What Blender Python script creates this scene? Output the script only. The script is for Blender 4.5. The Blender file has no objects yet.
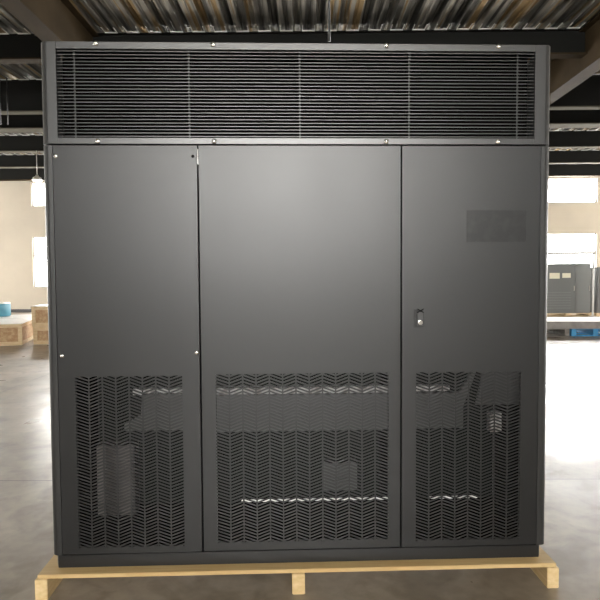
import bpy, bmesh, math, random
from mathutils import Vector, Matrix
random.seed(7)
sc = bpy.context.scene
C = sc.collection

# ------------------------------------------------------------------ materials
def mat(name, col, rough=0.5, metal=0.0, spec=0.5, noise=None, bump=None, coat=0.0, rnoise=None, stretch=(1, 1, 1)):
    m = bpy.data.materials.new(name); m.use_nodes = True
    nt = m.node_tree; b = nt.nodes['Principled BSDF']
    b.inputs['Base Color'].default_value = (*col, 1)
    b.inputs['Roughness'].default_value = rough
    b.inputs['Metallic'].default_value = metal
    b.inputs['Specular IOR Level'].default_value = spec
    b.inputs['Coat Weight'].default_value = coat
    tc = nt.nodes.new('ShaderNodeTexCoord'); mp = nt.nodes.new('ShaderNodeMapping')
    mp.inputs['Scale'].default_value = stretch
    nt.links.new(tc.outputs['Object'], mp.inputs['Vector'])
    def nz(scale, detail=5):
        n = nt.nodes.new('ShaderNodeTexNoise'); n.inputs['Scale'].default_value = scale
        n.inputs['Detail'].default_value = detail
        nt.links.new(mp.outputs['Vector'], n.inputs['Vector']); return n
    if noise:
        sc_, c2, lo, hi = noise
        n = nz(sc_); r = nt.nodes.new('ShaderNodeValToRGB')
        r.color_ramp.elements[0].position = lo; r.color_ramp.elements[0].color = (*col, 1)
        r.color_ramp.elements[1].position = hi; r.color_ramp.elements[1].color = (*c2, 1)
        nt.links.new(n.outputs['Fac'], r.inputs['Fac']); nt.links.new(r.outputs['Color'], b.inputs['Base Color'])
    if rnoise:
        sc_, a, z = rnoise
        n = nz(sc_); mr = nt.nodes.new('ShaderNodeMapRange')
        mr.inputs['From Min'].default_value = 0.3; mr.inputs['From Max'].default_value = 0.7
        mr.inputs['To Min'].default_value = a; mr.inputs['To Max'].default_value = z
        nt.links.new(n.outputs['Fac'], mr.inputs['Value']); nt.links.new(mr.outputs['Result'], b.inputs['Roughness'])
    if bump:
        sc_, st, d = bump
        n = nz(sc_); bp = nt.nodes.new('ShaderNodeBump')
        bp.inputs['Strength'].default_value = st; bp.inputs['Distance'].default_value = d
        nt.links.new(n.outputs['Fac'], bp.inputs['Height']); nt.links.new(bp.outputs['Normal'], b.inputs['Normal'])
    return m

def emit(name, col, s):
    m = bpy.data.materials.new(name); m.use_nodes = True
    nt = m.node_tree; nt.nodes.clear()
    e = nt.nodes.new('ShaderNodeEmission'); o = nt.nodes.new('ShaderNodeOutputMaterial')
    e.inputs['Color'].default_value = (*col, 1); e.inputs['Strength'].default_value = s
    nt.links.new(e.outputs[0], o.inputs[0]); return m

M = {}
M['paint'] = mat('charcoal_powder_coat', (.0048, .0048, .0047), .385, 0, .62, bump=(700, .10, .0006), rnoise=(3, .385, .41))
M['edge'] = mat('charcoal_powder_coat_lighter', (.018, .018, .0175), .36, 0, .8, bump=(500, .08, .0006))  # slightly lighter coat for posts, grille frame and latch handle
M['slat'] = mat('dark_grey_slat', (.040, .040, .039), .36, .35, .7)
M['plate'] = mat('black_film_plate', (.012, .012, .012), .34, 0, .42, rnoise=(12, .36, .42), bump=(60, .06, .001), noise=(18, (.022, .022, .021), .45, .75))
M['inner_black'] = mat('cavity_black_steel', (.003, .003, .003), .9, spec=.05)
M['inner_grey'] = mat('dull_inner_steel', (.075, .075, .073), .5, .2, .5, noise=(6, (.05, .048, .046), .4, .7))
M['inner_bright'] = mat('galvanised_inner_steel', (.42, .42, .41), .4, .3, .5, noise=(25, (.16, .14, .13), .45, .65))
M['inner_brown'] = mat('brownish_inner_panel', (.11, .10, .095), .45, .1, noise=(8, (.07, .06, .055), .4, .7))
M['inner_dark'] = mat('charcoal_inner_panel', (.045, .045, .045), .45)
M['white'] = mat('white_plastic', (.85, .85, .83), .35)
M['chrome'] = mat('bright_screw_steel', (.92, .92, .90), .16, 1)
M['ply'] = mat('pale_plywood', (.50, .335, .14), .62, noise=(5, (.58, .42, .20), .35, .7), stretch=(.6, 9, 3))
M['pine'] = mat('pale_pine', (.58, .41, .19), .62, noise=(9, (.70, .53, .29), .35, .7), bump=(30, .2, .002), stretch=(3, .7, 6))
M['crate'] = mat('crate_pine', (.66, .49, .28), .7, noise=(6, (.78, .62, .40), .35, .7), stretch=(1, 1, 5))
M['osb'] = mat('reddish_strand_board', (.46, .27, .14), .75, noise=(14, (.60, .42, .24), .4, .65))
M['sheet'] = mat('white_wrap_sheet', (.86, .84, .80), .35)
M['blue'] = mat('blue_plastic', (.10, .32, .42), .4)
M['bluep'] = mat('blue_pallet_plastic', (.07, .33, .62), .45)
M['greyw'] = mat('weathered_grey_wood', (.26, .24, .22), .8, noise=(8, (.16, .145, .13), .4, .7))
M['package'] = mat('grey_package', (.33, .31, .29), .6, noise=(5, (.24, .22, .21), .4, .7))
M['beam'] = mat('brown_primer_steel', (.052, .036, .019), .8, .0, .1, noise=(1.2, (.034, .024, .013), .35, .7))
M['girder'] = mat('shade_toned_girder_steel', (.014, .014, .013), .8, .0, .1)  # near-black tone puts the shade on the girder webs into the colour
M['flange'] = mat('lit_toned_flange', (.10, .092, .07), .9, 0, .1)  # paler than the webs: light on the flange undersides, painted in
M['glint'] = mat('pale_glint_paint', (.92, .92, .90), .45, .0)  # near-white, paints the glints at the deck sheet ends
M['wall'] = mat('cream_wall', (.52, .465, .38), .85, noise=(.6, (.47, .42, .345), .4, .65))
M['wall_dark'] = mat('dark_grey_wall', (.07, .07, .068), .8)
M['skirt'] = mat('dark_skirting', (.05, .05, .05), .6)
M['wframe'] = mat('grey_window_frame', (.35, .35, .34), .5)
M['unit'] = mat('dark_grey_unit', (.15, .155, .15), .45)
M['unit2'] = mat('mid_grey_unit_panel', (.19, .195, .19), .5)
M['tag'] = mat('cream_paper_tag', (.80, .76, .60), .6)
M['lamp'] = mat('lamp_aluminium', (.55, .53, .48), .4, .6)
M['day_bright'] = emit('daylight_pane_sunward', (1, .99, .97), 15.0)
M['day'] = emit('daylight_pane', (1, .985, .95), 9.0)
M['dayback'] = emit('daylight_pane_behind', (1, .985, .95), 18.0)
M['glow'] = emit('lit_lamp_lens', (1, .97, .90), 6.0)

# ribbed zinc deck: galvanised steel, brown streaks that run along the ribs
def deck_mat():
    m = mat('galvanised_roof_deck', (.45, .45, .42), .36, .7, bump=None)
    nt = m.node_tree; b = nt.nodes['Principled BSDF']
    tc = nt.nodes.new('ShaderNodeTexCoord'); mp = nt.nodes.new('ShaderNodeMapping')
    mp.inputs['Scale'].default_value = (2.4, .05, 1)
    n = nt.nodes.new('ShaderNodeTexNoise'); n.inputs['Scale'].default_value = 3; n.inputs['Detail'].default_value = 4
    r = nt.nodes.new('ShaderNodeValToRGB'); e = r.color_ramp.elements
    e[0].position = .40; e[0].color = (.09, .09, .085, 1)
    e[1].position = .50; e[1].color = (.38, .38, .36, 1)
    x = e.new(.545); x.color = (.46, .45, .41, 1)
    x = e.new(.585); x.color = (.40, .29, .15, 1)
    nt.links.new(tc.outputs['Object'], mp.inputs[0]); nt.links.new(mp.outputs[0], n.inputs['Vector'])
    nt.links.new(n.outputs['Fac'], r.inputs['Fac']); nt.links.new(r.outputs[0], b.inputs['Base Color'])
    return m
M['deck'] = deck_mat()

def floor_mat():
    m = mat('sealed_concrete_floor', (.2, .18, .16), .3)
    nt = m.node_tree; N = nt.nodes; L = nt.links; b = N['Principled BSDF']
    tc = N.new('ShaderNodeTexCoord')
    def noise(s, d=6, dist=0):
        n = N.new('ShaderNodeTexNoise'); n.inputs['Scale'].default_value = s; n.inputs['Detail'].default_value = d
        n.inputs['Distortion'].default_value = dist
        L.new(tc.outputs['Object'], n.inputs['Vector']); return n
    n1 = noise(.9, 7, .5); r = N.new('ShaderNodeValToRGB'); e = r.color_ramp.elements
    e[0].position = .32; e[0].color = (.19, .155, .115, 1)
    e[1].position = .72; e[1].color = (.42, .36, .285, 1)
    L.new(n1.outputs['Fac'], r.inputs['Fac'])
    n2 = noise(14, 6); mx = N.new('ShaderNodeMixRGB'); mx.blend_type = 'MULTIPLY'; mx.inputs['Fac'].default_value = .5
    r2 = N.new('ShaderNodeValToRGB'); r2.color_ramp.elements[0].position = .3; r2.color_ramp.elements[0].color = (.6, .6, .6, 1)
    r2.color_ramp.elements[1].position = .6
    L.new(n2.outputs['Fac'], r2.inputs['Fac']); L.new(r.outputs[0], mx.inputs[1]); L.new(r2.outputs[0], mx.inputs[2])
    n5 = noise(2.6, 8, 1.2); r5 = N.new('ShaderNodeValToRGB'); q = r5.color_ramp.elements
    q[0].position = .36; q[0].color = (.62, .60, .56, 1); q[1].position = .50; q[1].color = (1, 1, 1, 1)
    L.new(n5.outputs['Fac'], r5.inputs['Fac']); m5 = N.new('ShaderNodeMixRGB'); m5.blend_type = 'MULTIPLY'; m5.inputs['Fac'].default_value = .8
    L.new(mx.outputs[0], m5.inputs[1]); L.new(r5.outputs[0], m5.inputs[2])
    # saw-cut joints every few metres
    sp = N.new('ShaderNodeSeparateXYZ'); L.new(tc.outputs['Object'], sp.inputs[0])
    def joint(out, pitch, off):
        a = N.new('ShaderNodeMath'); a.operation = 'ADD'; a.inputs[1].default_value = off
        L.new(out, a.inputs[0])
        w = N.new('ShaderNodeMath'); w.operation = 'PINGPONG'; w.inputs[1].default_value = pitch / 2
        L.new(a.outputs[0], w.inputs[0])
        g = N.new('ShaderNodeMath'); g.operation = 'LESS_THAN'; g.inputs[1].default_value = .006
        L.new(w.outputs[0], g.inputs[0]); return g
    j1 = joint(sp.outputs['Y'], 5.2, -4.38 + 5.2 * 10); j2 = joint(sp.outputs['X'], 12.2, 4.3 + 12.2 * 10)
    j = N.new('ShaderNodeMath'); j.operation = 'MAXIMUM'; L.new(j1.outputs[0], j.inputs[0]); L.new(j2.outputs[0], j.inputs[1])
    mj = N.new('ShaderNodeMixRGB'); mj.inputs[2].default_value = (.045, .04, .035, 1)
    L.new(j.outputs[0], mj.inputs['Fac']); L.new(m5.outputs[0], mj.inputs[1]); L.new(mj.outputs[0], b.inputs['Base Color'])
    n3 = noise(1.6, 5, .8); mr = N.new('ShaderNodeMapRange')
    mr.inputs['From Min'].default_value = .3; mr.inputs['From Max'].default_value = .7
    mr.inputs['To Min'].default_value = .26; mr.inputs['To Max'].default_value = .42
    L.new(n3.outputs['Fac'], mr.inputs['Value']); L.new(mr.outputs[0], b.inputs['Roughness'])
    b.inputs['Specular IOR Level'].default_value = .6
    bp = N.new('ShaderNodeBump'); bp.inputs['Strength'].default_value = .12; bp.inputs['Distance'].default_value = .004
    n4 = noise(3.5, 4); L.new(n4.outputs['Fac'], bp.inputs['Height']); L.new(bp.outputs[0], b.inputs['Normal'])
    return m
M['floor'] = floor_mat()

# ------------------------------------------------------------------ mesh helpers
class MB:
    def __init__(s): s.bm = bmesh.new()
    def box(s, x0, x1, y0, y1, z0, z1):
        v = [s.bm.verts.new(p) for p in ((x0,y0,z0),(x1,y0,z0),(x1,y1,z0),(x0,y1,z0),(x0,y0,z1),(x1,y0,z1),(x1,y1,z1),(x0,y1,z1))]
        for f in ((3,2,1,0),(4,5,6,7),(0,1,5,4),(1,2,6,5),(2,3,7,6),(3,0,4,7)): s.bm.faces.new([v[i] for i in f])
        return s
    def prism(s, pts, a0, a1, axis='z'):
        """extrude a 2D outline between a0 and a1 along the axis"""
        def P(u, w, a):
            return {'z': (u, w, a), 'y': (u, a, w), 'x': (a, u, w)}[axis]
        lo = [s.bm.verts.new(P(u, w, a0)) for u, w in pts]; hi = [s.bm.verts.new(P(u, w, a1)) for u, w in pts]
        n = len(pts)
        s.bm.faces.new(lo[::-1]); s.bm.faces.new(hi)
        for i in range(n): s.bm.faces.new((lo[i], lo[(i+1) % n], hi[(i+1) % n], hi[i]))
        return s
    def tube(s, p0, p1, r, seg=12, r2=None):
        p0 = Vector(p0); p1 = Vector(p1); d = p1 - p0; q = d.to_track_quat('Z', 'Y')
        r2 = r if r2 is None else r2
        lo, hi = [], []
        for i in range(seg):
            a = 2*math.pi*i/seg; c = Vector((math.cos(a), math.sin(a), 0))
            lo.append(s.bm.verts.new(p0 + q @ (c*r))); hi.append(s.bm.verts.new(p1 + q @ (c*r2)))
        s.bm.faces.new(lo[::-1]); s.bm.faces.new(hi)
        for i in range(seg): s.bm.faces.new((lo[i], lo[(i+1)%seg], hi[(i+1)%seg], hi[i]))
        return s
    def lathe(s, prof, cx, cy, seg=32):
        rings = []
        for r, z in prof:
            rings.append([s.bm.verts.new((cx + r*math.cos(2*math.pi*i/seg), cy + r*math.sin(2*math.pi*i/seg), z)) for i in range(seg)])
        for a, b in zip(rings, rings[1:]):
            for i in range(seg): s.bm.faces.new((a[i], a[(i+1)%seg], b[(i+1)%seg], b[i]))
        s.bm.faces.new(rings[0][::-1]); s.bm.faces.new(rings[-1]); return s
    def build(s, name, m, parent=None, bevel=0, seg=2, smooth=False, loc=None):
        bmesh.ops.recalc_face_normals(s.bm, faces=s.bm.faces)
        if bevel:
            bmesh.ops.bevel(s.bm, geom=[e for e in s.bm.edges if e.calc_face_angle(0) > .6], offset=bevel, segments=seg, affect='EDGES', clamp_overlap=True)
        me = bpy.data.meshes.new(name); s.bm.to_mesh(me); s.bm.free()
        if smooth:
            for p in me.polygons: p.use_smooth = True
        me.materials.append(M[m] if isinstance(m, str) else m)
        o = bpy.data.objects.new(name, me); C.objects.link(o)
        if parent: o.parent = parent
        if loc: o.location = loc
        return o

def box(name, m, b, parent=None, bevel=0, **k): return MB().box(*b).build(name, m, parent, bevel, **k)
def tag(o, label=None, cat=None, group=None, kind=None):
    for k, v in (('label', label), ('category', cat), ('group', group), ('kind', kind)):
        if v: o[k] = v
    return o
def empty(name, loc, rz=0, **k):
    o = bpy.data.objects.new(name, None); C.objects.link(o); o.location = loc; o.rotation_euler = (0, 0, rz)
    o.empty_display_size = .2
    return tag(o, **k)
def struct(o): o['kind'] = 'structure'; return o

def clip(poly, axis, lim, keep_less):
    out = []
    for i in range(len(poly)):
        a, b = poly[i], poly[(i+1) % len(poly)]
        ia = (a[axis] <= lim) if keep_less else (a[axis] >= lim)
        ib = (b[axis] <= lim) if keep_less else (b[axis] >= lim)
        if ia: out.append(a)
        if ia != ib:
            t = (lim - a[axis]) / (b[axis] - a[axis]); out.append((a[0]+t*(b[0]-a[0]), a[1]+t*(b[1]-a[1])))
    return out

# ------------------------------------------------------------------ frame of reference
PH = .130                      # pallet height
H = 1.488 + PH                 # camera height
TH = .04161                    # the cabinet stands slightly askew in the hall
ORG = (-1.2941, 2.7964)

# ------------------------------------------------------------------ the cabinet
W, T, S, B, D = 2.55, 2.648, 2.146, .066, .95
cab = empty('cooling_cabinet', (ORG[0], ORG[1], PH), TH,
            label='large charcoal metal cooling cabinet with three doors standing on the wooden pallet in front', cat='cabinet')
def rounded(x0, x1, y0, y1, corners, r, n=6):
    """rectangle outline with rounded corners where named: fl fr br bl"""
    pts = []
    for key, cx, cy, a0 in (('fl', x0+r, y0+r, math.pi), ('fr', x1-r, y0+r, 1.5*math.pi), ('br', x1-r, y1-r, 0), ('bl', x0+r, y1-r, .5*math.pi)):
        if key in corners:
            for i in range(n+1):
                a = a0 + .5*math.pi*i/n; pts.append((cx + r*math.cos(a), cy + r*math.sin(a)))
        else:
            pts.append({'fl': (x0, y0), 'fr': (x1, y0), 'br': (x1, y1), 'bl': (x0, y1)}[key])
    return pts
# posts of the lower body
for x0, x1, key in ((-.008, .044, 'fl'), (W-.044, W+.008, 'fr')):
    MB().prism(rounded(x0, x1, -.002, .06, (key,), .032), B, S-.004).build('corner_post', 'edge', cab)
for x0, x1, key in ((-.008, .05, 'bl'), (W-.05, W+.008, 'br')):
    MB().prism(rounded(x0, x1, D-.05, D, (key,), .02), B, T).build('corner_post', 'edge', cab)
for x0 in (-.004, W-.008):
    box('side_panel', 'paint', (x0, x0+.012, .061, D-.051, B, T-.002), cab)
box('back_panel', 'inner_black', (.051, W-.051, D-.02, D-.005, B, T-.002), cab)
box('top_panel', 'paint', (.051, W-.051, .04, D-.021, T-.014, T), cab)
box('bottom_panel', 'inner_black', (.045, W-.045, .035, D-.021, B, B+.01), cab)
# plinth with cut corners
pl = [(.0, .048), (.024, -.001), (W-.030, -.001), (W-.006, .048), (W-.006, D-.03), (.0, D-.03)]
MB().prism(pl, 0, B-.001).build('plinth', 'paint', cab, bevel=.002)
# divider behind the parting line
box('divider_rail', 'inner_black', (.045, W-.045, .030, .10, S-.03, S+.02), cab)

# head section: frame round the long grille
vf = MB()
ZB, ZT, XL, XR = 2.180, 2.613, .074, 2.468
vf.prism(rounded(-.009, XL, -.004, .06, ('fl',), .036), S+.003, T)
vf.prism(rounded(XR, W+.008, -.004, .06, ('fr',), .036), S+.003, T)
vf.box(XL, XR, -.004, .03, ZT, T).box(XL, XR, -.004, .03, S+.003, ZB)
vent = vf.build('grille_frame', 'edge', cab, bevel=.0015, seg=1)

def screw_mesh(r):
    m_ = MB().lathe([(r, 0), (r, r*.25), (r*.7, r*.6), (r*.25, r*.75)], 0, 0, 14)
    bmesh.ops.rotate(m_.bm, verts=m_.bm.verts, matrix=Matrix.Rotation(math.pi/2, 3, 'X'))
    return m_
def screws(pts, parent, y, r=.0085):
    first = None
    for x, z in pts:
        if first is None:
            first = o = screw_mesh(r).build('screw', 'chrome', parent, smooth=True)
        else:
            o = first.copy(); C.objects.link(o); o.parent = parent
        o.location = (x, y, z)
screws([(x, z) for x in (.27, .845, 1.71, 2.28) for z in (T-.011, S+.016)], vent, -.0045, .0125)

# louvre blades and the thin upright rods that hold them
NB = 26
bl = MB(); pitch = (ZT - ZB) / NB
for i in range(NB):
    z = ZB + pitch*(i + .5); t = random.uniform(-.0008, .0012) + (.0016 if random.random() < .22 else 0)
    # folded blade: short upright nose, then a leaf that slopes back and up
    bl.prism([(.004, z-.0017), (.0050, z-.0020), (.0105, z-.0006+t), (.0105, z+.0004+t), (.0050, z+.0018+t), (.004, z+.0015)], XL+.001, XR-.001, 'x')
bl.build('louvre_blades', 'slat', cab)
for x in (.158, .722, 1.275, 1.828, 2.383):
    rd = MB().tube((x, .010, ZB-.002), (x, .010, ZT+.002), .0034, 8)
    for i in range(NB):
        z = ZB + pitch*(i + .5); rd.box(x-.005, x+.005, .001, .004, z-.0032, z+.0032)
    rd.build('louvre_rod', 'slat', cab)
box('grille_backing', 'inner_black', (XL-.02, XR+.02, .13, .14, S+.03, T-.03), cab)

# three doors, each with a chevron perforated field low down
def door(x0, x1, z0, z1, px0, px1, pz0, pz1, cols):
    Y0, Y1, t = -.004, .014, .0022
    m = MB()
    m.box(x0, px0, Y0, Y1, z0, z1).box(px1, x1, Y0, Y1, z0, z1)
    m.box(px0, px1, Y0, Y1, pz1, z1).box(px0, px1, Y0, Y1, z0, pz0)
    cp = (px1 - px0) / cols; bar = .0075
    rp = .0168; rise = .0225; th = rp*.52
    for c in range(cols):
        a, b = px0 + c*cp, px0 + (c+1)*cp
        sa, sb = a + (bar/2 if c else 0), b - (bar/2 if c < cols-1 else 0)
        if c: m.box(a-bar/2, a+bar/2, Y0, Y0+t, pz0, pz1)
        up = c % 2 == 1
        n = int((pz1 - pz0) / rp) + 3
        for k in range(-2, n):
            zb = pz0 + k*rp
            l, r = (zb, zb+rise) if up else (zb+rise, zb)
            poly = [(sa, l), (sb, r), (sb, r+th), (sa, l+th)]
            poly = clip(clip(poly, 1, pz0, False), 1, pz1, True)
            if len(poly) >= 3: m.prism(poly, Y0, Y0+t, 'y')
    me = m.build('door', 'paint', cab)
    return me
d1 = door(.0475, .7570, .071, 2.141, .131, .668, .104, .986, 8)
d2 = door(.7665, 1.7825, .073, 2.141, .838, 1.722, .116, .988, 13)
d3 = door(1.7915, 2.5030, .071, 2.141, 1.866, 2.412, .104, .988, 8)
screws([(.070, 1.092), (.062, 2.088), (.743, 1.102)], d1, -.0045, .0115)
o = screw_mesh(.0075).build('screw_hole', 'inner_black', d1, smooth=True); o.location = (.738, 2.088, -0.0) ; o.location = (.738, -.0045, 2.088)
box('gap_glint', 'inner_bright', (.7590, .7640, -.002, .010, 2.05, 2.125), cab, bevel=.001)  # pale sliver added to stand for a glint in the door gap
# latch: dark recessed surround, silver lock barrel, small folded tab
la = MB().box(1.853, 1.905, -.0065, -.0042, 1.218, 1.312).build('latch_plate', 'plate', d3, bevel=.001, seg=1)
MB().box(1.866, 1.900, -.014, -.0066, 1.228, 1.300).build('latch_handle', 'edge', d3, bevel=.004)
a = MB().tube((1.883, -.024, 1.246), (1.883, -.0141, 1.246), .0125, 18).build('lock_barrel', 'chrome', d3, bevel=.002, smooth=False)
a['label'] = 'bright silver lock barrel'
x_ = MB()
x_.tube((1.868, -.018, 1.296), (1.900, -.018, 1.316), .0022, 6).tube((1.868, -.018, 1.316), (1.900, -.018, 1.296), .0022, 6)
x_.build('latch_tie', 'inner_black', d3)
pt = MB().box(2.121, 2.433, -.0054, -.0041, 1.655, 1.817).build('name_plate', 'plate', d3, bevel=.0004, seg=1)
pt['label'] = 'blank dark rectangular plate with smeared film'

# what shows behind the perforated fields
def inner(name, m, b, **k): return box(name, m, b, cab, bevel=.002, **k)
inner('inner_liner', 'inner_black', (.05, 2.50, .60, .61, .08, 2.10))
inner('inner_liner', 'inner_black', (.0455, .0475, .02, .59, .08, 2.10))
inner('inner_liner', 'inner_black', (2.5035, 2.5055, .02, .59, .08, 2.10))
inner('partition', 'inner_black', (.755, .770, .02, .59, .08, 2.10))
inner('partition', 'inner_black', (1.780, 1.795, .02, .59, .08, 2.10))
inner('upper_channel', 'inner_bright', (.40, .75, .060, .10, .874, .906))
inner('upper_channel', 'inner_bright', (.775, 1.775, .060, .10, .868, .905))
inner('upper_channel', 'inner_bright', (1.80, 2.06, .060, .10, .876, .904))
MB().prism([(.455, .882), (.745, .882), (.745, .694), (.360, .694), (.360, .725), (.445, .775)], .040, .060, 'y').build('cross_member', 'inner_grey', cab)
inner('cross_member', 'inner_dark', (.775, 1.775, .030, .060, .682, .872))
MB().prism([(1.80, .870), (2.10, .870), (2.175, .99), (2.195, .99), (2.125, .80), (2.125, .684), (1.80, .684)], .035, .055, 'y').build('cross_member', 'inner_dark', cab)
MB().prism([(2.25, 1.02), (2.495, 1.02), (2.495, .80), (2.20, .80)], .06, .075, 'y').build('slanted_baffle', 'inner_dark', cab)
inner('control_box', 'inner_brown', (.216, .410, .036, .12, .252, .618))
inner('junction_box', 'inner_dark', (1.388, 1.565, .030, .10, .364, .510))
a = inner('small_white_box', 'white', (2.270, 2.333, .042, .09, .658, .760)); a.name = 'terminal_box'; a.data.materials[0] = M['inner_bright']; a['label'] = 'small pale terminal box'
a = inner('light_strip', 'white', (.960, 1.765, .022, .030, .314, .326)); a['label'] = 'thin bright strip behind the middle door'
a = inner('light_strip', 'white', (1.945, 2.200, .022, .030, .313, .325)); a['label'] = 'thin bright strip behind the right door'

# ------------------------------------------------------------------ pallet under the cabinet
pal = empty('pallet', (ORG[0], ORG[1], 0), TH, label='pale wooden pallet on the floor carrying the large charcoal cabinet', cat='pallet')
box('deck', 'ply', (-.056, 2.582, -.066, D+.07, PH-.021, PH-.0005), pal, bevel=.002)
for a, b in ((-.068, -.006), (1.219, 1.284), (2.533, 2.594)):
    box('stringer', 'pine', (a, b, -.072, D+.075, 0, PH-.0215), pal, bevel=.003)

# ------------------------------------------------------------------ hall shell
X0, X1, Y0, Y1, ZC = -20, 22, -12, 26, 6.61
struct(box('floor', 'floor', (X0, X1, Y0, Y1, -.2, 0)))
WZ = [(1.16, 3.50), (4.90, 6.02)]
far_cols = [(-18.2, -15.5), (-12.65, -9.95), (-6.5, -3.8), (-.4, 2.3), (5.2, 7.9), (10.7, 13.45), (13.72, 16.5), (16.8, 19.5)]
back_cols = [(-2.9, -.75), (-.5, 1.65), (1.9, 4.05)]
back_z = [(3.45, 6.1)]
def wall_holes(name, y0, y1, cols, rows):
    xs = sorted({X0, X1, *[v for c in cols for v in c]}); zs = sorted({0, ZC, *[v for c in rows for v in c]})
    m = MB()
    for a, b in zip(xs, xs[1:]):
        for c, d in zip(zs, zs[1:]):
            if (a, b) in cols and (c, d) in rows: continue
            m.box(a, b, y0, y1, c, d)
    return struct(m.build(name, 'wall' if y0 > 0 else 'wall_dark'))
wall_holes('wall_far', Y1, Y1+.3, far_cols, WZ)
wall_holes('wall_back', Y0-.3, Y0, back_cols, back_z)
added_side_cols = [(-3.0, -1.0), (9.0, 12.0), (14.5, 17.5), (20.0, 23.0)]  # unseen windows, added to light the far wall and make the posts gleam
def side_wall(name, xa, xb):
    ys = sorted({Y0-.3, Y1+.3, *[v for c in added_side_cols for v in c]}); zs = [0, 1.16, 4.6, ZC]
    m = MB()
    for a, b in zip(ys, ys[1:]):
        for c, d in zip(zs, zs[1:]):
            if (a, b) in added_side_cols and c == 1.16: continue
            m.box(xa, xb, a, b, c, d)
    return struct(m.build(name, 'wall'))
side_wall('wall_left', X0-.3, X0); side_wall('wall_right', X1, X1+.3)
struct(box('baseboard_far', 'skirt', (X0, X1, Y1-.03, Y1-.001, 0, .14)))
n = 0
def window(a, b, c, d, y, day, back=False):
    global n; n += 1
    s = 1 if not back else -1
    f = MB(); w = .05; ya, yb = sorted((y + s*.06, y + s*.14))
    f.box(a, b, ya, yb, c, c+w).box(a, b, ya, yb, d-w, d).box(a, a+w, ya, yb, c+w, d-w).box(b-w, b, ya, yb, c+w, d-w)
    if d - c > 2: f.box(a+w, b-w, ya, yb, c+1.42, c+1.50)
    w_ = struct(f.build('window_%d' % n, 'wframe'))
    ya, yb = sorted((y + s*.15, y + s*.17))
    p = MB().box(a, b, ya, yb, c, d).build('window_pane', day, w_)
    return w_
for a, b in far_cols:
    for c, d in WZ: window(a, b, c, d, Y1, 'day_bright' if a > 8 else 'day')
for a, b in back_cols:
    for c, d in back_z: window(a, b, c, d, Y0, 'dayback', True)

for x, s in ((X0, -1), (X1, 1)):  # frames and glowing panes of the added side windows
    for a, b in added_side_cols:
        n += 1; w = .05; c, d = 1.16, 4.6
        xa, xb = sorted((x+s*.06, x+s*.14)); f = MB()
        f.box(xa, xb, a, b, c, c+w).box(xa, xb, a, b, d-w, d).box(xa, xb, a, a+w, c+w, d-w).box(xa, xb, b-w, b, c+w, d-w).box(xa, xb, a+w, b-w, 2.6, 2.65)
        w_ = struct(f.build('window_%d' % n, 'wframe'))
        xa, xb = sorted((x+s*.15, x+s*.17)); MB().box(xa, xb, a, b, c, d).build('window_pane', 'day', w_)

# ribbed roof deck
RP = .4475; XO = .10
pr = []
k0 = int((X0 - XO)/RP) - 1; k1 = int((X1 - XO)/RP) + 1
for k in range(k0, k1+1):
    c = XO + k*RP
    pr += [(c-.172, ZC+.10), (c-.135, ZC), (c-.040, ZC), (c-.020, ZC+.022), (c+.020, ZC+.022), (c+.040, ZC), (c+.135, ZC), (c+.172, ZC+.10),
           (c+.205, ZC+.10), (c+.215, ZC+.085), (c+.233, ZC+.085), (c+.243, ZC+.10)]
m = MB(); bm = m.bm
lo = [bm.verts.new((x, Y0-.3, z)) for x, z in pr]; hi = [bm.verts.new((x, Y1+.3, z)) for x, z in pr]
lo2 = [bm.verts.new((x, Y0-.3, z+.012)) for x, z in pr]; hi2 = [bm.verts.new((x, Y1+.3, z+.012)) for x, z in pr]
for i in range(len(pr)-1):
    bm.faces.new((lo[i], lo[i+1], hi[i+1], hi[i])); bm.faces.new((lo2[i], hi2[i], hi2[i+1], lo2[i+1]))
struct(m.build('ceiling', 'deck'))
struct(box('roof_cover', 'girder', (X0-.3, X1+.3, Y0-.3, Y1+.3, ZC+.13, ZC+.2)))

# cross girders with webs painted as shaded and pale flanges as lit; strips painted as deck glints
def girder(Y, zb, fw, fm, ft=.03):
    g = struct(box('steel_girder', 'girder', (X0+.01, X1-.01, Y-.02, Y+.02, zb+ft, ZC-.003)))
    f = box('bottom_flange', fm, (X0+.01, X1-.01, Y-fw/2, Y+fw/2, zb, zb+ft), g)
    t = box('top_flange', 'girder', (X0+.01, X1-.01, Y-.10, Y+.10, ZC-.022, ZC-.003), g)
    l = MB()
    for k in range(k0, k1+1):
        c = XO + k*RP
        if not X0+.3 < c < X1-.3: continue
        y0_, y1_ = Y-.135, Y-.105
        l.box(c-.130, c+.130, y0_-.01, y1_, ZC-.016, ZC-.002)
        for s in (-1, 1):
            l.box(min(c+s*.112, c+s*.130), max(c+s*.112, c+s*.130), Y-.36, y0_-.0105, ZC-.010, ZC-.002)
    l.build('deck_glint', 'glint', g)
    return g
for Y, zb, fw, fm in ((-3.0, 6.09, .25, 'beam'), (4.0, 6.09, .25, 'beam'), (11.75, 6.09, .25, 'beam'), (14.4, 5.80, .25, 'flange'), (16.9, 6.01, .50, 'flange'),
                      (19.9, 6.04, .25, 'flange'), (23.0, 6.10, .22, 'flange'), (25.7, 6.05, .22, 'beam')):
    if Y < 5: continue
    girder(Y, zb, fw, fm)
# deep beams that run towards the far wall
for X in (-4.36, 5.78):
    b = struct(box('deep_beam', 'beam', (X-.02, X+.02, Y0, 25.5, 5.745, ZC-.025)))
    box('bottom_flange', 'beam', (X-.17, X+.17, Y0, 25.5, 5.71, 5.744), b)
    box('top_flange', 'beam', (X-.15, X+.15, Y0, 25.5, ZC-.045, ZC-.026), b)

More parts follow.
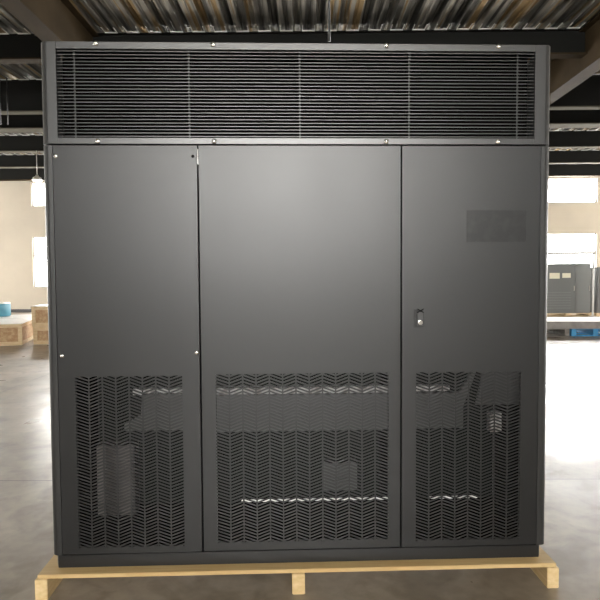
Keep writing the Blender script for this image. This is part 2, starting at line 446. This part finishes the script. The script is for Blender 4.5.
# ------------------------------------------------------------------ things in the hall
def rod(x, y, z0, z1, r, label, group=None):
    o = MB().tube((0, 0, 0), (0, 0, z1-z0), r, 10).build('hanger_rod', 'slat', smooth=True)
    o.location = (x, y, z0); tag(o, label, 'rod', group)
rod(-7.60, 14.15, 5.45, ZC, .014, 'left one of the two thin steel rods hanging from the roof, upper left', 'roof hanger rods')
rod(-7.42, 14.15, 5.45, ZC, .014, 'right one of the two thin steel rods hanging from the roof, upper left', 'roof hanger rods')
rod(.36, 8.0, 4.9, ZC, .018, 'single thin rod hanging from the ribbed roof above the middle of the charcoal cabinet', 'roof hanger rods')

lp = empty('pendant_lamp', (-9.36, 19.7, 5.02), label='pendant lamp with domed cap hanging in front of the upper left window', cat='lamp')
MB().tube((0, 0, .16), (0, 0, 1.03), .012, 8).build('rod', 'lamp', lp, smooth=True)
MB().lathe([(.17, 0), (.175, .02), (.13, .09), (.06, .13), (.04, .18)], 0, 0).build('shade', 'lamp', lp, smooth=True)
MB().lathe([(.13, -.03), (.15, -.012), (.15, -.001)], 0, 0).build('lens', 'glow', lp, smooth=True)

def crate(x, y, rz, w, d, h, z, label, top='sheet', slip=False):
    """timber framed board crate; origin at the front right foot, w to the left, d back"""
    r = empty('wooden_crate', (x, y, z), rz, label=label, cat='crate', group='wooden crates by the far wall')
    box('board_panel', 'osb', (-w+.03, -.03, .03, d-.03, .05, h-.03), r)
    f = MB(); t = .03; p = .09
    for xa in (-w, -p):
        for ya in (0, d-t): f.box(xa, xa+p, ya, ya+t, 0, h-.02)
    for ya in (0, d-t):
        f.box(-w+p, -p, ya, ya+t, .0, .09).box(-w+p, -p, ya, ya+t, h-.10, h-.02)
    for xa in (-w, -t):
        f.box(xa, xa+t, t, d-t, .0, .09).box(xa, xa+t, t, d-t, h-.10, h-.02)
    f.build('batten_frame', 'crate', r, bevel=.004, seg=1)
    box('lid', top, (-w-.01, .01, -.01, d+.01, h-.0195, h), r, bevel=.004, seg=1)
    if slip: box('label_slip', 'sheet', (-w+.38+.62, -w+.60+.62, -.004, -.0005, h-.09, h-.03), r)
    return r
RZ = math.radians(16)
crate(-6.76, 13.26, RZ, 1.7, 1.75, .53, 0, 'low wooden crate with white covered top at the left edge, nearest the camera', slip=True)
crate(-7.35, 15.25, RZ, 1.9, 1.5, .52, 0, 'white topped wooden crate behind the nearest crate, carrying the blue drum')
crate(-5.25, 13.42, 0, 1.32, 1.0, .43, 0, 'lower wooden crate of the stack of two beside the charcoal cabinet', 'crate')
crate(-5.25, 13.44, 0, 1.36, 1.0, .50, .431, 'upper wooden crate of the stack of two beside the charcoal cabinet')
dr = empty('blue_drum', (-8.80, 15.9, .521), label='short light blue plastic drum standing on the rear white topped crate', cat='drum')
MB().lathe([(.33, 0), (.35, .02), (.35, .33), (.34, .355)], 0, 0, 40).build('drum_body', 'blue', dr, smooth=True)
MB().lathe([(.34, .356), (.345, .37), (.33, .39), (.1, .395)], 0, 0, 40).build('drum_lid', 'sheet', dr, smooth=True)['label'] = 'white drum lid'
st = empty('small_stand', (-6.20, 13.8, .932), label='small dark footed stand on top of the upper stacked crate', cat='stand')
MB().lathe([(.09, 0), (.09, .015), (.03, .05), (.012, .07)], 0, 0).build('foot', 'skirt', st, smooth=True)
MB().tube((0, 0, .071), (0, 0, .38), .011, 10).build('pole', 'white', st, smooth=True)

# right background: dark equipment units on timber bases, pipe frame, packages on pallets
def unit(x0, x1, y, h, label, split=None, tags=(), z=.12):
    r = empty('equipment_cabinet', (x0, y, z), label=label, cat='cabinet', group='dark equipment cabinets by the far wall')
    w = x1 - x0; h -= z
    box('body', 'unit', (0, w, .03, .9, 0, h), r, bevel=.006)
    parts = [(0.01, w-.01)] if split is None else [(0.01, split-.004), (split+.004, w-.01)]
    for i, (a, b) in enumerate(parts):
        d = box('door', 'unit' if i == 0 else 'unit2', (a, b, .005, .029, .04, h-.03), r, bevel=.003, seg=1)
        if i == 0:
            v = MB()
            for k in range(7): v.box(a+.15, b-.15, -.004, .0045, .18+k*.10, .21+k*.10)
            v.build('vent_slats', 'unit2', d)
        MB().box(b-.05, b-.03, -.03, .0045, h*.45, h*.55).build('handle', 'lamp', d, bevel=.003)
    for a, b, c, d_ in tags: box('paper_tag', 'tag', (a, b, 0, .0045, c, d_), r)
    return r
def base_pallet(name, m, x, y, w, d, h, label, group, rz=0):
    r = empty(name, (x, y, 0), rz, label=label, cat='pallet', group=group)
    t = .025; k = 5
    for i in range(k):
        a = d*i/k + .01; 
        box('deck_board', m, (0, w, a, a + d/k - .035, h-t, h), r)
    for i in range(3):
        a = (w-.12)*i/2
        box('stringer', m, (a, a+.12, 0.01, d-.03, t, h-t-.0005), r)
    for a in (0.01, d/2-.06, d-.15): box('bottom_board', m, (0, w, a, a+.11, 0, t-.0005), r)
    return r
unit(9.12, 10.98, 21.6, 2.03, 'dark grey double equipment cabinet with two cream paper tags by the far wall, right', split=1.26,
     tags=((.27, .66, 1.33, 1.55), (.76, 1.08, 1.36, 1.54)))
unit(11.22, 13.0, 21.6, 1.88, 'plain dark grey equipment cabinet at the right edge, right of the white pipe post')
base_pallet('timber_base', 'crate', 9.10, 21.55, 1.92, 1.0, .119, 'low timber base under the tagged double equipment cabinet', 'timber bases')
base_pallet('timber_base', 'crate', 11.20, 21.55, 1.85, 1.0, .119, 'low timber base under the plain equipment cabinet at the right edge', 'timber bases')
pf = empty('pipe_frame', (0, 21.2, 0), label='slim pipe frame with white post standing before the dark equipment cabinets', cat='frame')
MB().tube((10.86, 0, .02), (10.86, 0, 2.36), .035, 12).build('post', 'white', pf, smooth=True)
MB().tube((8.6, 0, .02), (8.6, 0, 2.36), .035, 12).build('post', 'white', pf, smooth=True)
MB().box(8.5, 10.95, -.02, .02, 2.361, 2.40).build('top_bar', 'wframe', pf)
for x in (8.6, 10.86): MB().lathe([(.16, 0), (.16, .02), (.05, .05)], x, 0, 16).build('foot', 'white', pf)

base_pallet('grey_pallet', 'greyw', 5.58, 14.62, 1.32, 1.2, .20, 'weathered grey pallet under the long package, left of the blue pallet', 'pallets under the long package')
base_pallet('blue_pallet', 'bluep', 6.95, 14.62, 1.25, 1.2, .20, 'bright blue plastic pallet under the right end of the long package', 'pallets under the long package')
pk = empty('long_package', (5.3, 14.55, .201), label='long flat grey package with white top lying across the grey and blue pallets', cat='package')
box('package_body', 'package', (0, 3.0, 0, 1.25, 0, .19), pk, bevel=.01)
box('top_sheet', 'sheet', (-.01, 3.01, -.01, 1.26, .191, .205), pk, bevel=.004)['label'] = 'white top sheet'

# ------------------------------------------------------------------ camera, world, colour
cam = bpy.data.cameras.new('camera'); co = bpy.data.objects.new('camera', cam); C.objects.link(co)
cam.sensor_fit = 'HORIZONTAL'; cam.sensor_width = 36; cam.lens = 36*560/600
cam.clip_start = .05; cam.clip_end = 200
R = Matrix.Rotation(.009, 4, 'Z') @ Matrix.Rotation(math.pi/2 - .04312, 4, 'X') @ Matrix.Rotation(-.00603, 4, 'Z')
co.matrix_world = Matrix.Translation((0, 0, H)) @ R
sc.camera = co
wd = bpy.data.worlds.new('World'); sc.world = wd; wd.use_nodes = True
wd.node_tree.nodes['Background'].inputs[0].default_value = (.8, .88, 1, 1); wd.node_tree.nodes['Background'].inputs[1].default_value = 1
vs = sc.view_settings; vs.view_transform = 'Standard'; vs.look = 'None'; vs.gamma = 1; vs.use_curve_mapping = False
vs.exposure = 1.6
